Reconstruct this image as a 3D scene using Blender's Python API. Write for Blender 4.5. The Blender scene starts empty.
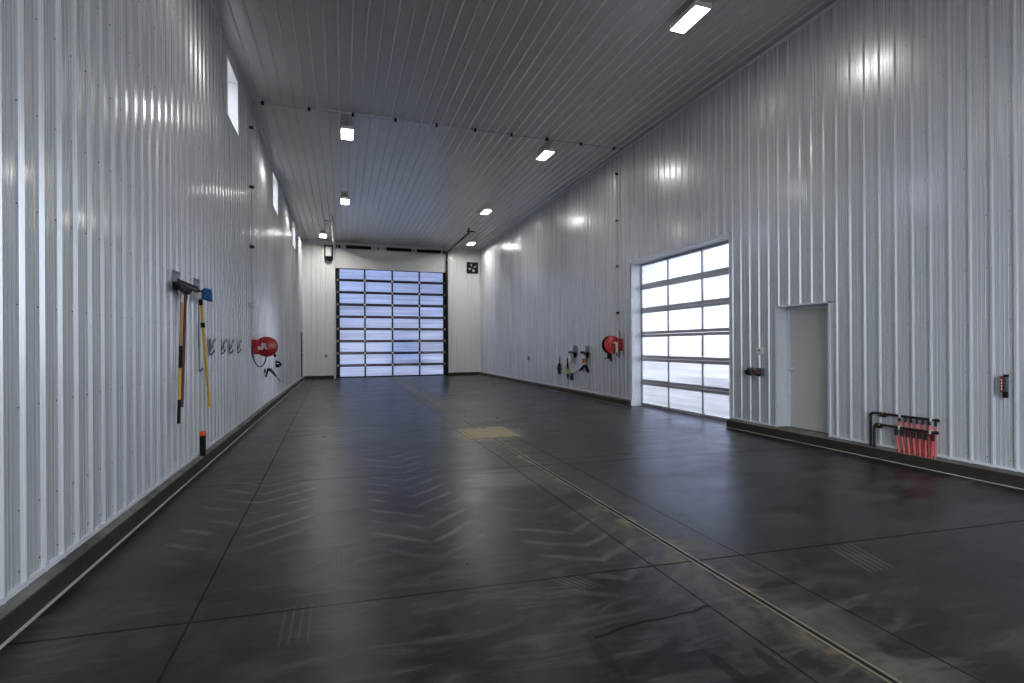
import bpy, bmesh, math, random
from math import pi, sin, cos
from mathutils import Vector, Matrix
random.seed(7)
SC = bpy.context.scene
COL = SC.collection

# ------------------------------------------------------------------ dimensions (metres)
XL, XR = -1.911, 7.393          # flat of the left / right liner panels
YB, YR = 27.02, -3.0            # back wall, wall behind the viewer
ZT = 7.065                      # ceiling
CURB = 0.172
RIB = 0.0235
PITCH = 0.2195

# ------------------------------------------------------------------ node helpers
def new_mat(name):
    m = bpy.data.materials.new(name)
    m.use_nodes = True
    nt = m.node_tree
    for n in list(nt.nodes):
        nt.nodes.remove(n)
    out = nt.nodes.new('ShaderNodeOutputMaterial')
    return m, nt, out

def setin(nt, sock, v):
    if isinstance(v, bpy.types.NodeSocket):
        nt.links.new(v, sock)
    elif v is not None:
        if isinstance(v, (tuple, list)) and len(v) == 3 and sock.type == 'RGBA':
            v = (*v, 1.0)
        sock.default_value = v

def M(nt, op, *a, clamp=False):
    n = nt.nodes.new('ShaderNodeMath'); n.operation = op; n.use_clamp = clamp
    for i, v in enumerate(a):
        setin(nt, n.inputs[i], v)
    return n.outputs[0]

def mix(nt, f, a, b):
    n = nt.nodes.new('ShaderNodeMix'); n.data_type = 'RGBA'
    setin(nt, n.inputs[0], f); setin(nt, n.inputs[6], a); setin(nt, n.inputs[7], b)
    return n.outputs[2]

def ramp(nt, f, lo, hi, a=0.0, b=1.0):
    n = nt.nodes.new('ShaderNodeMapRange'); n.clamp = True
    n.interpolation_type = 'SMOOTHSTEP'
    setin(nt, n.inputs[0], f)
    n.inputs[1].default_value = lo; n.inputs[2].default_value = hi
    n.inputs[3].default_value = a; n.inputs[4].default_value = b
    return n.outputs[0]

def objcoord(nt, scale=(1, 1, 1), loc=(0, 0, 0), rot=(0, 0, 0)):
    t = nt.nodes.new('ShaderNodeTexCoord')
    mp = nt.nodes.new('ShaderNodeMapping')
    nt.links.new(t.outputs['Object'], mp.inputs[0])
    mp.inputs['Scale'].default_value = scale
    mp.inputs['Location'].default_value = loc
    mp.inputs['Rotation'].default_value = rot
    return mp.outputs[0]

def noise(nt, vec, scale, detail=3.0, rough=0.55, dist=0.0):
    n = nt.nodes.new('ShaderNodeTexNoise')
    nt.links.new(vec, n.inputs['Vector'])
    n.inputs['Scale'].default_value = scale
    n.inputs['Detail'].default_value = detail
    n.inputs['Roughness'].default_value = rough
    n.inputs['Distortion'].default_value = dist
    return n.outputs['Fac']

def bump(nt, h, strength, dist=0.01):
    n = nt.nodes.new('ShaderNodeBump')
    n.inputs['Strength'].default_value = strength
    n.inputs['Distance'].default_value = dist
    nt.links.new(h, n.inputs['Height'])
    return n.outputs[0]

def principled(nt, out, color, rough, metal=0.0, spec=0.5, coat=0.0, normal=None, coat_rough=0.1):
    b = nt.nodes.new('ShaderNodeBsdfPrincipled')
    setin(nt, b.inputs['Base Color'], color)
    setin(nt, b.inputs['Roughness'], rough)
    setin(nt, b.inputs['Metallic'], metal)
    setin(nt, b.inputs['Specular IOR Level'], spec)
    b.inputs['Coat Weight'].default_value = coat
    b.inputs['Coat Roughness'].default_value = coat_rough
    if normal is not None:
        nt.links.new(normal, b.inputs['Normal'])
    nt.links.new(b.outputs[0], out.inputs[0])
    return b

def paint(name, c, rough=0.45, metal=0.0, var=0.12, scale=14.0, spec=0.5, coat=0.0):
    """plain paint / plastic / metal with a slight procedural unevenness"""
    m, nt, out = new_mat(name)
    v = objcoord(nt)
    n = noise(nt, v, scale, 4.0)
    k = 1.0 - var
    col = mix(nt, n, tuple(x * k for x in c), tuple(min(1, x * (1 + var)) for x in c))
    r = ramp(nt, noise(nt, v, scale * 2.3), 0.3, 0.7, max(0.03, rough - 0.07), rough + 0.07)
    principled(nt, out, col, r, metal, spec, coat)
    return m

def liner(name, c, axis_scale, rough=0.3, spec=0.5, metal=0.0, bmp=0.06, var=1.0):
    """pre-painted ribbed steel: faint streaks running with the ribs"""
    m, nt, out = new_mat(name)
    v = objcoord(nt, axis_scale)
    n = noise(nt, v, 1.0, 3.0)
    big = noise(nt, objcoord(nt), 0.6, 2.0)
    f = M(nt, 'ADD', M(nt, 'MULTIPLY', n, 0.6), M(nt, 'MULTIPLY', big, 0.4))
    col = mix(nt, f, tuple(x * (1 - 0.12 * var) for x in c), tuple(min(1, x * (1 + 0.10 * var)) for x in c))
    r = ramp(nt, n, 0.3, 0.7, rough - 0.05, rough + 0.07)
    principled(nt, out, col, r, metal, spec, 0.35, bump(nt, n, bmp, 0.004), 0.12)
    return m

MAT = {}
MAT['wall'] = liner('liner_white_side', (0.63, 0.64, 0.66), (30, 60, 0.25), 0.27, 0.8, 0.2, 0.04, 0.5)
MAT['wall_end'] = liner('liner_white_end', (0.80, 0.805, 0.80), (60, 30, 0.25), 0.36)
MAT['ceil'] = liner('liner_ceiling', (0.62, 0.62, 0.605), (60, 0.25, 30), 0.42, 0.6, 0.50, 0.0, 0.2)
MAT['trim'] = paint('white_trim', (0.72, 0.74, 0.78), 0.35)
MAT['jamb'] = paint('white_jamb', (0.72, 0.75, 0.80), 0.32)
MAT['header'] = paint('header_panel', (0.76, 0.755, 0.74), 0.45)
MAT['screw'] = paint('screw_grey', (0.10, 0.10, 0.11), 0.5)
MAT['black'] = paint('black_rubber', (0.008, 0.008, 0.009), 0.6, 0, 0.12, 14, 0.2)
MAT['blackmetal'] = paint('black_metal', (0.010, 0.010, 0.011), 0.45, 0.0, 0.12, 14, 0.3)
MAT['alu'] = paint('aluminium_rail', (0.50, 0.50, 0.51), 0.42, 0.5)
MAT['alu_shaded'] = paint('shaded_aluminium_rail', (0.005, 0.005, 0.006), 0.55, 0.0)  # aluminium rails with their backlit shade put into the colour
MAT['galv'] = paint('galvanised_steel', (0.52, 0.53, 0.53), 0.36, 0.6)
MAT['plate'] = paint('blue_grey_plate', (0.20, 0.24, 0.31), 0.45, 0.2)
MAT['plate_grey'] = paint('grey_plate', (0.20, 0.21, 0.23), 0.45, 0.2)
MAT['white'] = paint('white_plastic', (0.80, 0.80, 0.78), 0.4)
MAT['cream'] = paint('cream_fitting', (0.75, 0.70, 0.58), 0.4)
MAT['red'] = paint('red_enamel', (0.44, 0.007, 0.009), 0.30, 0, 0.08, 9, 0.5, 0.2)
MAT['redtube'] = paint('red_tubing', (0.72, 0.13, 0.12), 0.35, 0, 0.10)
MAT['reddark'] = paint('dark_red_plastic', (0.16, 0.010, 0.012), 0.35)
MAT['blue'] = paint('blue_bristle', (0.02, 0.12, 0.34), 0.65, 0, 0.35, 120)
MAT['bluehose'] = paint('blue_hose', (0.015, 0.035, 0.11), 0.4)
MAT['yellow'] = paint('yellow_fibreglass', (0.72, 0.42, 0.03), 0.35)
MAT['hivis'] = paint('yellow_green_plastic', (0.42, 0.42, 0.03), 0.4)
MAT['wood'] = paint('tan_wood', (0.52, 0.29, 0.10), 0.5, 0, 0.25, 30)
MAT['redwood'] = paint('dark_red_wood', (0.13, 0.018, 0.013), 0.4, 0, 0.25, 30)
MAT['orange'] = paint('orange_plastic', (0.85, 0.13, 0.02), 0.4)
MAT['label'] = paint('orange_brown_label', (0.50, 0.19, 0.05), 0.5)
MAT['brass'] = paint('brass', (0.55, 0.36, 0.10), 0.3, 0.9)
MAT['copper'] = paint('dark_copper_pipe', (0.035, 0.018, 0.014), 0.35, 0.4)
MAT['door_grey'] = paint('beige_grey_door', (0.60, 0.585, 0.555), 0.42, 0, 0.05, 3)
MAT['caulk'] = paint('pale_caulk', (0.60, 0.58, 0.53), 0.6)
MAT['pale_edge'] = paint('drain_edge', (0.34, 0.30, 0.21), 0.45, 0.3, 0.25, 8)
MAT['slot'] = paint('drain_slot', (0.004, 0.004, 0.004), 0.8)
MAT['tan'] = paint('dusty_tan_cover', (0.43, 0.36, 0.22), 0.75, 0, 0.22, 5)
MAT['socket'] = paint('dark_green_grey_socket', (0.10, 0.12, 0.13), 0.4)
MAT['vehicle'] = paint('blue_vehicle', (0.05, 0.08, 0.20), 0.35)
MAT['tyre'] = paint('tyre_rubber', (0.01, 0.01, 0.012), 0.7)

def emis(name, c, s):
    m, nt, out = new_mat(name)
    e = nt.nodes.new('ShaderNodeEmission')
    n = noise(nt, objcoord(nt), 3.0)
    setin(nt, e.inputs[0], mix(nt, n, c, tuple(min(1, x * 1.02) for x in c)))
    e.inputs[1].default_value = s
    nt.links.new(e.outputs[0], out.inputs[0])
    return m
for k_, v_ in (('lamp', 42.0), ('lamp_mid', 62.0), ('lamp_far', 95.0), ('lamp_end', 180.0), ('lamp_near', 60.0)):
    MAT[k_] = emis('lamp_diffuser', (1.0, 0.965, 0.91), v_)

def pane_mat(name, tint, rough, streak=0.25):
    """frosted multiwall polycarbonate: blurs what is behind, faint horizontal flutes"""
    m, nt, out = new_mat(name)
    v = objcoord(nt, (0.25, 0.25, 9.0))
    n = noise(nt, v, 1.0, 4.0, 0.6)
    col = mix(nt, ramp(nt, n, 0.3, 0.7), tuple(x * (1 - streak) for x in tint), tint)
    r = nt.nodes.new('ShaderNodeBsdfRefraction')
    setin(nt, r.inputs['Color'], col)
    r.inputs['Roughness'].default_value = rough
    r.inputs['IOR'].default_value = 1.35
    t = nt.nodes.new('ShaderNodeBsdfTransparent')
    setin(nt, t.inputs['Color'], col)
    g = nt.nodes.new('ShaderNodeBsdfGlossy'); g.inputs['Roughness'].default_value = 0.2
    d = nt.nodes.new('ShaderNodeBsdfTranslucent')
    setin(nt, d.inputs['Color'], col)
    m1 = nt.nodes.new('ShaderNodeMixShader'); m1.inputs[0].default_value = 0.22
    nt.links.new(r.outputs[0], m1.inputs[1]); nt.links.new(d.outputs[0], m1.inputs[2])
    m2 = nt.nodes.new('ShaderNodeMixShader'); m2.inputs[0].default_value = 0.12
    nt.links.new(m1.outputs[0], m2.inputs[1]); nt.links.new(t.outputs[0], m2.inputs[2])
    m3 = nt.nodes.new('ShaderNodeMixShader'); m3.inputs[0].default_value = 0.04
    nt.links.new(m2.outputs[0], m3.inputs[1]); nt.links.new(g.outputs[0], m3.inputs[2])
    nt.links.new(m3.outputs[0], out.inputs[0])
    return m
MAT['pane'] = pane_mat('frosted_pane', (0.96, 0.97, 1.0), 0.28, 0.22)
MAT['pane_back'] = pane_mat('blue_grey_pane', (0.82, 0.87, 0.97), 0.28, 0.30)
MAT['pane_clear'] = pane_mat('window_pane', (0.99, 0.99, 1.0), 0.10, 0.02)

def concrete_curb():
    m, nt, out = new_mat('curb_concrete')
    v = objcoord(nt)
    a = noise(nt, v, 2.2, 6.0, 0.65); b = noise(nt, v, 18.0, 4.0)
    col = mix(nt, ramp(nt, a, 0.32, 0.68), (0.09, 0.086, 0.077), (0.27, 0.26, 0.235))
    col = mix(nt, M(nt, 'MULTIPLY', b, 0.4), col, (0.08, 0.075, 0.065))
    ge = nt.nodes.new('ShaderNodeNewGeometry'); sn = nt.nodes.new('ShaderNodeSeparateXYZ')
    nt.links.new(ge.outputs['Normal'], sn.inputs[0])
    face = mix(nt, a, (0.014, 0.012, 0.0095), (0.06, 0.05, 0.038))      # darker tone on the upright face
    col = mix(nt, ramp(nt, sn.outputs[2], 0.55, 0.85), face, col)
    principled(nt, out, col, 0.7, 0, 0.3, 0, bump(nt, b, 0.35, 0.01))
    return m
MAT['curb'] = concrete_curb()

def floor_mat():
    m, nt, out = new_mat('sealed_dark_concrete')
    tc = nt.nodes.new('ShaderNodeTexCoord')
    sp = nt.nodes.new('ShaderNodeSeparateXYZ')
    nt.links.new(tc.outputs['Object'], sp.inputs[0])
    x, y = sp.outputs[0], sp.outputs[1]
    V = objcoord(nt)
    wob = M(nt, 'MULTIPLY', M(nt, 'SUBTRACT', noise(nt, V, 1.6, 3.0), 0.5), 0.05)
    big = noise(nt, V, 0.55, 5.0, 0.6, 0.6)
    med = noise(nt, V, 1.8, 5.0, 0.6, 0.4)
    fine = noise(nt, V, 60.0, 3.0, 0.7)
    col = mix(nt, ramp(nt, big, 0.3, 0.7), (0.0075, 0.008, 0.0095), (0.027, 0.027, 0.0265))
    col = mix(nt, ramp(nt, med, 0.44, 0.68, 0, 0.85), col, (0.066, 0.065, 0.062))
    col = mix(nt, M(nt, 'MULTIPLY', fine, 0.22), col, (0.012, 0.012, 0.013))
    # scuffs dragged across the bay
    dk = noise(nt, objcoord(nt, (1.0, 2.2, 1.0), (4, 2, 0)), 1.1, 5.0, 0.65, 0.8)
    col = mix(nt, ramp(nt, dk, 0.42, 0.62, 0, 0.9), col, (0.009, 0.009, 0.010))
    sc = noise(nt, objcoord(nt, (1.0, 5.0, 1.0), (0, 0, 0), (0, 0, 0.25)), 1.3, 6.0, 0.7, 1.0)
    scm = ramp(nt, sc, 0.47, 0.72, 0, 0.9)
    scm = M(nt, 'MULTIPLY', scm, ramp(nt, noise(nt, V, 0.35, 2.0), 0.34, 0.58))
    col = mix(nt, scm, col, (0.125, 0.122, 0.117))
    # chevron tyre prints, two wheel paths
    def chevron(xc, half, k, per, y0, y1):
        dx = M(nt, 'ABSOLUTE', M(nt, 'SUBTRACT', x, xc))
        ph = M(nt, 'ADD', M(nt, 'SUBTRACT', y, M(nt, 'MULTIPLY', dx, k)), M(nt, 'MULTIPLY', wob, 3.2))
        w = M(nt, 'SINE', M(nt, 'MULTIPLY', ph, 2 * pi / per))
        w = ramp(nt, w, 0.45, 1.0)
        band = ramp(nt, dx, half * 0.75, half, 1, 0)
        rng = M(nt, 'MULTIPLY', ramp(nt, y, y0, y0 + 0.7), ramp(nt, y, y1 - 1.5, y1, 1, 0))
        pat = ramp(nt, noise(nt, V, 2.6, 3.0), 0.34, 0.58)
        return M(nt, 'MULTIPLY', M(nt, 'MULTIPLY', w, band), M(nt, 'MULTIPLY', rng, pat))
    for a in ((0.72, 0.52, 0.85, 0.34, 3.6, 8.8), (-0.85, 0.62, 0.70, 0.34, 4.2, 7.8), (1.9, 0.5, 0.6, 0.30, 2.6, 5.4)):
        col = mix(nt, M(nt, 'MULTIPLY', chevron(*a), 0.75), col, (0.14, 0.137, 0.13))
    # small comb-shaped tyre lug marks
    def comb(x0, x1, y0, y1, n, val, slope=0.0):
        xs = M(nt, 'SUBTRACT', x, M(nt, 'MULTIPLY', M(nt, 'SUBTRACT', y, y0), slope))
        inx = M(nt, 'MULTIPLY', M(nt, 'GREATER_THAN', xs, x0), M(nt, 'LESS_THAN', xs, x1))
        iny = M(nt, 'MULTIPLY', M(nt, 'GREATER_THAN', y, y0), M(nt, 'LESS_THAN', y, y1))
        s = M(nt, 'SINE', M(nt, 'MULTIPLY', M(nt, 'SUBTRACT', xs, x0), 2 * pi * n / (x1 - x0)))
        return M(nt, 'MULTIPLY', M(nt, 'MULTIPLY', inx, iny), M(nt, 'MULTIPLY', ramp(nt, s, 0.35, 1.0), val))
    col = mix(nt, comb(-0.055, 0.095, 3.98, 4.18, 5, 0.8), col, (0.006, 0.006, 0.006))
    col = mix(nt, comb(-0.36, -0.16, 3.02, 3.45, 4, 0.2), col, (0.22, 0.18, 0.12))
    col = mix(nt, comb(1.50, 1.72, 3.02, 3.26, 5, 0.5, -0.5), col, (0.17, 0.165, 0.155))
    col = mix(nt, comb(3.62, 3.90, 2.55, 2.98, 5, 0.55, 0.3), col, (0.20, 0.185, 0.16))
    # pale dirt washed along the drain
    dd = M(nt, 'ABSOLUTE', M(nt, 'SUBTRACT', x, 2.55))
    dirt = M(nt, 'MULTIPLY', ramp(nt, dd, 0.04, 0.62, 1, 0), ramp(nt, noise(nt, V, 1.7, 6.0, 0.7, 0.8), 0.36, 0.68, 0.06, 1))
    dirt = M(nt, 'MULTIPLY', dirt, 0.75)
    col = mix(nt, dirt, col, (0.20, 0.185, 0.15))
    d2 = M(nt, 'MULTIPLY', ramp(nt, dd, 0.03, 0.16, 1, 0), ramp(nt, noise(nt, V, 3.1, 5.0), 0.5, 0.66, 0, 0.7))
    col = mix(nt, d2, col, (0.36, 0.27, 0.13))
    # the dusty patch round the basin
    ex = M(nt, 'DIVIDE', M(nt, 'SUBTRACT', x, 2.62), 0.72)
    ey = M(nt, 'DIVIDE', M(nt, 'SUBTRACT', y, 9.0), 0.85)
    er = M(nt, 'ADD', M(nt, 'MULTIPLY', ex, ex), M(nt, 'MULTIPLY', ey, ey))
    bm_ = M(nt, 'MULTIPLY', ramp(nt, M(nt, 'ADD', er, M(nt, 'MULTIPLY', med, 0.9)), 0.9, 1.7, 1, 0), 0.55)
    col = mix(nt, bm_, col, (0.30, 0.26, 0.18))
    # pale stain left of the drain
    sx = M(nt, 'DIVIDE', M(nt, 'SUBTRACT', x, 1.95), 0.75)
    sy = M(nt, 'DIVIDE', M(nt, 'SUBTRACT', y, 5.9), 0.55)
    er2 = M(nt, 'ADD', M(nt, 'MULTIPLY', sx, sx), M(nt, 'MULTIPLY', sy, sy))
    st = M(nt, 'MULTIPLY', ramp(nt, M(nt, 'ADD', er2, M(nt, 'MULTIPLY', sc, 1.3)), 0.7, 1.5, 1, 0), 0.6)
    col = mix(nt, st, col, (0.19, 0.185, 0.17))
    # oily spots
    for (cx, cy, rx, ry, val) in ((2.80, 2.64, .10, .035, 1.0), (2.93, 2.62, .05, .02, .8), (1.86, 2.05, .045, .16, .75), (2.12, 2.02, .04, .12, .7),
                                  (1.32, 2.35, .05, .16, .5), (3.05, 2.22, .09, .03, .7), (0.74, 4.15, .05, .05, .6)):
        a_ = M(nt, 'DIVIDE', M(nt, 'SUBTRACT', x, cx), rx); b_ = M(nt, 'DIVIDE', M(nt, 'SUBTRACT', y, cy), ry)
        e_ = M(nt, 'ADD', M(nt, 'MULTIPLY', a_, a_), M(nt, 'MULTIPLY', b_, b_))
        e_ = M(nt, 'ADD', e_, M(nt, 'MULTIPLY', M(nt, 'SUBTRACT', noise(nt, V, 14.0, 3.0), 0.5), 3.5))
        col = mix(nt, M(nt, 'MULTIPLY', ramp(nt, e_, 0.6, 1.2, 1, 0), val), col, (0.003, 0.003, 0.003))
    # saw-cut joints
    def cut(expr, w, dark=1.0):
        return M(nt, 'MULTIPLY', ramp(nt, M(nt, 'ABSOLUTE', expr), w * 0.6, w, 1, 0), dark)
    cuts = []
    cuts.append(cut(M(nt, 'ADD', M(nt, 'ADD', x, 0.82), M(nt, 'MULTIPLY', y, 0.0195)), 0.009, 0.85))
    cuts.append(cut(M(nt, 'SUBTRACT', x, 2.20), 0.009, 0.85))
    cuts.append(cut(M(nt, 'ADD', M(nt, 'SUBTRACT', x, 2.97), M(nt, 'MULTIPLY', wob, 0.6)), 0.009, 0.8))
    yy = M(nt, 'ADD', y, M(nt, 'MULTIPLY', x, 0.095))
    cuts.append(cut(M(nt, 'ADD', M(nt, 'SUBTRACT', yy, 3.38), M(nt, 'MULTIPLY', wob, 0.3)), 0.012, 0.85))
    for c in (6.6, 9.9, 13.2, 16.5, 19.8, 23.1):
        cuts.append(cut(M(nt, 'SUBTRACT', yy, c), 0.016, 0.5))
    # a wandering crack in front of the drain
    crk = M(nt, 'ADD', M(nt, 'SUBTRACT', M(nt, 'ADD', y, M(nt, 'MULTIPLY', x, -0.12)), 2.33), M(nt, 'MULTIPLY', wob, 4.0))
    inx = M(nt, 'MULTIPLY', M(nt, 'GREATER_THAN', x, 1.35), M(nt, 'LESS_THAN', x, 2.2))
    cuts.append(M(nt, 'MULTIPLY', cut(crk, 0.016, 0.8), inx))
    tot = cuts[0]
    for c in cuts[1:]:
        tot = M(nt, 'MAXIMUM', tot, c)
    col = mix(nt, tot, col, (0.0015, 0.0015, 0.0015))
    rough = ramp(nt, M(nt, 'ADD', M(nt, 'MULTIPLY', med, 0.6), M(nt, 'MULTIPLY', big, 0.4)), 0.30, 0.70, 0.27, 0.38)
    rough = M(nt, 'ADD', rough, M(nt, 'MULTIPLY', M(nt, 'ADD', M(nt, 'ADD', dirt, scm), tot), 0.3), clamp=True)
    h = M(nt, 'MULTIPLY', noise(nt, V, 5.0, 2.0), 0.25)
    h = M(nt, 'SUBTRACT', h, tot)
    principled(nt, out, col, rough, 0, 0.26, 0.0, bump(nt, h, 0.06, 0.01))
    return m
MAT['floor'] = floor_mat()

def ground_mat():
    m, nt, out = new_mat('pale_yard')
    v = objcoord(nt)
    n = noise(nt, v, 0.25, 5.0)
    col = mix(nt, n, (0.20, 0.19, 0.205), (0.27, 0.262, 0.285))
    principled(nt, out, col, 0.9, 0, 0.2)
    return m
MAT['yard'] = ground_mat()

# ------------------------------------------------------------------ mesh builder
class MB:
    def __init__(self):
        self.v = []; self.f = []; self.mi = []; self.sm = []
        self.cur = 0
    def add(self, vs, fs, smooth=False):
        o = len(self.v)
        self.v += [tuple(p) for p in vs]
        for f in fs:
            self.f.append(tuple(o + i for i in f)); self.mi.append(self.cur); self.sm.append(smooth)
        return self
    def box(self, x0, x1, y0, y1, z0, z1, bev=0.0):
        if x0 > x1: x0, x1 = x1, x0
        if y0 > y1: y0, y1 = y1, y0
        if z0 > z1: z0, z1 = z1, z0
        if bev <= 0:
            vs = [(x, y, z) for z in (z0, z1) for y in (y0, y1) for x in (x0, x1)]
            fs = [(0, 2, 3, 1), (4, 5, 7, 6), (0, 1, 5, 4), (2, 6, 7, 3), (0, 4, 6, 2), (1, 3, 7, 5)]
            return self.add(vs, fs)
        bm = bmesh.new()
        bmesh.ops.create_cube(bm, size=1.0)
        for v in bm.verts:
            v.co = Vector(((x0 + x1) / 2 + v.co.x * (x1 - x0), (y0 + y1) / 2 + v.co.y * (y1 - y0), (z0 + z1) / 2 + v.co.z * (z1 - z0)))
        b = min(bev, 0.45 * min(x1 - x0, y1 - y0, z1 - z0))
        bmesh.ops.bevel(bm, geom=list(bm.edges), offset=b, segments=2, profile=0.5, affect='EDGES')
        bm.verts.index_update()
        self.add([v.co[:] for v in bm.verts], [tuple(v.index for v in f.verts) for f in bm.faces])
        bm.free(); return self
    def quad(self, *p):
        return self.add(p, [tuple(range(len(p)))])
    def cyl(self, p0, p1, r0, r1=None, n=16, cap=True):
        r1 = r0 if r1 is None else r1
        return self.tube([p0, p1], [r0, r1], n, cap)
    def tube(self, pts, r, n=10, cap=True):
        pts = [Vector(p) for p in pts]
        rs = r if isinstance(r, (list, tuple)) else [r] * len(pts)
        vs = []; fs = []
        d0 = (pts[1] - pts[0]).normalized()
        u = d0.orthogonal().normalized()
        for i, p in enumerate(pts):
            a = pts[max(0, i - 1)]; b = pts[min(len(pts) - 1, i + 1)]
            d = (b - a).normalized()
            u = (u - d * u.dot(d)).normalized(); w = d.cross(u)
            for k in range(n):
                t = 2 * pi * k / n
                vs.append(p + (u * cos(t) + w * sin(t)) * rs[i])
        for i in range(len(pts) - 1):
            for k in range(n):
                fs.append((i * n + k, i * n + (k + 1) % n, (i + 1) * n + (k + 1) % n, (i + 1) * n + k))
        self.add(vs, fs, True)
        if cap:
            o = len(pts) - 1
            self.add(vs[:n][::-1], [tuple(range(n))]); self.add(vs[o * n:], [tuple(range(n))])
        return self
    def lathe(self, c, axis, prof, n=32):
        """prof: list of (distance along axis, radius)"""
        c = Vector(c); ax = Vector(axis).normalized(); u = ax.orthogonal().normalized(); w = ax.cross(u)
        vs = []; fs = []
        for (t, r) in prof:
            for k in range(n):
                a = 2 * pi * k / n
                vs.append(c + ax * t + (u * cos(a) + w * sin(a)) * r)
        for i in range(len(prof) - 1):
            for k in range(n):
                fs.append((i * n + k, i * n + (k + 1) % n, (i + 1) * n + (k + 1) % n, (i + 1) * n + k))
        self.add(vs, fs, True)
        if prof[0][1] > 1e-5: self.add(vs[:n][::-1], [tuple(range(n))])
        if prof[-1][1] > 1e-5: self.add(vs[-n:], [tuple(range(n))])
        return self
    def prism(self, poly, plane, a, b):
        """poly in 2D, extruded a..b along the third axis; plane 'xz' or 'yz' or 'xy'"""
        def P(p, t):
            return {'xz': (p[0], t, p[1]), 'yz': (t, p[0], p[1]), 'xy': (p[0], p[1], t)}[plane]
        n = len(poly)
        vs = [P(p, a) for p in poly] + [P(p, b) for p in poly]
        fs = [tuple(range(n))[::-1], tuple(range(n, 2 * n))] + [(i, (i + 1) % n, n + (i + 1) % n, n + i) for i in range(n)]
        return self.add(vs, fs)
    def build(self, name, mats, parent=None, recalc=True):
        me = bpy.data.meshes.new(name)
        me.from_pydata(self.v, [], self.f)
        if not isinstance(mats, (list, tuple)): mats = [mats]
        for m in mats: me.materials.append(MAT[m] if isinstance(m, str) else m)
        for p, i, s in zip(me.polygons, self.mi, self.sm):
            p.material_index = i; p.use_smooth = s
        if recalc:
            bm = bmesh.new(); bm.from_mesh(me)
            bmesh.ops.recalc_face_normals(bm, faces=bm.faces)
            bm.to_mesh(me); bm.free()
        o = bpy.data.objects.new(name, me); COL.objects.link(o)
        if parent is not None: o.parent = parent
        return o

def tag(o, label=None, cat=None, group=None, kind=None):
    if label: o['label'] = label
    if cat: o['category'] = cat
    if group: o['group'] = group
    if kind: o['kind'] = kind
    return o

def empty(name, loc=(0, 0, 0), rz=0.0):
    o = bpy.data.objects.new(name, None); COL.objects.link(o)
    o.location = loc; o.rotation_euler = (0, 0, rz); o.empty_display_size = 0.1
    return o

def on_wall(name, side, along, z, label, cat, group=None):
    """an Empty on a wall; local x = to the right as you face the wall, -y = out of it, z = up"""
    if side == 'L': o = empty(name, (XL, along, z), pi / 2)
    elif side == 'R': o = empty(name, (XR, along, z), -pi / 2)
    else: o = empty(name, (along, YB, z), 0)
    return tag(o, label, cat, group)

def copy_tree(o, parent=None):
    c = o.copy(); COL.objects.link(c)
    if parent is not None: c.parent = parent
    for ch in [k for k in bpy.data.objects if k.parent == o]:
        copy_tree(ch, c)
    return c

def st(o, label, cat):
    return tag(o, label, cat, None, 'structure')

# ------------------------------------------------------------------ ribbed liner panels
def ribbed(mb, u0, u1, w0, w1, centre, mapf, holes=(), pitch=PITCH, rib=RIB, a=.026, flat=.010, fine=.0020):
    """flat panel with trapezoid ribs running along w; mapf(u, off, w) -> world"""
    prof = []
    k = math.floor((u0 - centre) / pitch) - 1
    while centre + k * pitch < u1 + pitch:
        r = centre + k * pitch
        if flat:
            prof += [(r - a, 0), (r - flat, rib), (r + flat, rib), (r + a, 0)]
        for t_ in range(0 if flat else 10):        # rolled, rounded rib
            th_ = -1 + 2 * t_ / 9
            prof.append((r + a * th_ * (1 - .25 * (1 - abs(th_))), rib * (1 - abs(th_) ** 2.6)))
        for q in (.062, .103, .145):
            prof += [(r + q, 0), (r + q + .004, fine), (r + q + .010, fine), (r + q + .014, 0)]
        k += 1
    def off(u):
        for (p, op), (q, oq) in zip(prof, prof[1:]):
            if p <= u <= q: return op + (oq - op) * (u - p) / max(q - p, 1e-9)
        return 0
    us = [(u, o) for u, o in prof if u0 < u < u1] + [(u0, off(u0)), (u1, off(u1))]
    for h in holes:
        us += [(h[0], off(h[0])), (h[1], off(h[1]))]
    us = sorted(set(us))
    for (a, oa), (b, ob) in zip(us, us[1:]):
        if b - a < 1e-6: continue
        mid = (a + b) / 2
        segs = [(w0, w1)]
        for h in holes:
            if h[0] < mid < h[1]:
                ns = []
                for (s, e) in segs:
                    if h[2] > s: ns.append((s, min(e, h[2])))
                    if h[3] < e: ns.append((max(s, h[3]), e))
                segs = [q for q in ns if q[1] - q[0] > 1e-4]
        for (s, e) in segs:
            mb.quad(mapf(a, oa, s), mapf(b, ob, s), mapf(b, ob, e), mapf(a, oa, e))

def screws(mb, u0, u1, centre, zs, mapf, holes=(), du=-0.048):
    """hex screw heads in rows beside each rib"""
    k = math.floor((u0 - centre) / PITCH) + 1
    while centre + k * PITCH < u1:
        u = centre + k * PITCH + du
        for i, z in enumerate(zs):
            if any(h[0] - .05 < u < h[1] + .05 and h[2] - .05 < z < h[3] + .05 for h in holes): continue
            r = 0.0065
            vs = [mapf(u + r * cos(t), 0.0005, z + r * sin(t)) for t in [pi / 3 * q for q in range(6)]]
            ve = [mapf(u + .7 * r * cos(t), 0.007, z + .7 * r * sin(t)) for t in [pi / 3 * q for q in range(6)]]
            mb.add(vs + ve, [tuple(range(6, 12))] + [(q, (q + 1) % 6, 6 + (q + 1) % 6, 6 + q) for q in range(6)])
        k += 1

ZS = [0.28, 0.66, 1.30, 1.94, 2.57, 3.21, 3.85, 4.49, 5.13, 5.77, 6.41, 6.98]

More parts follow.
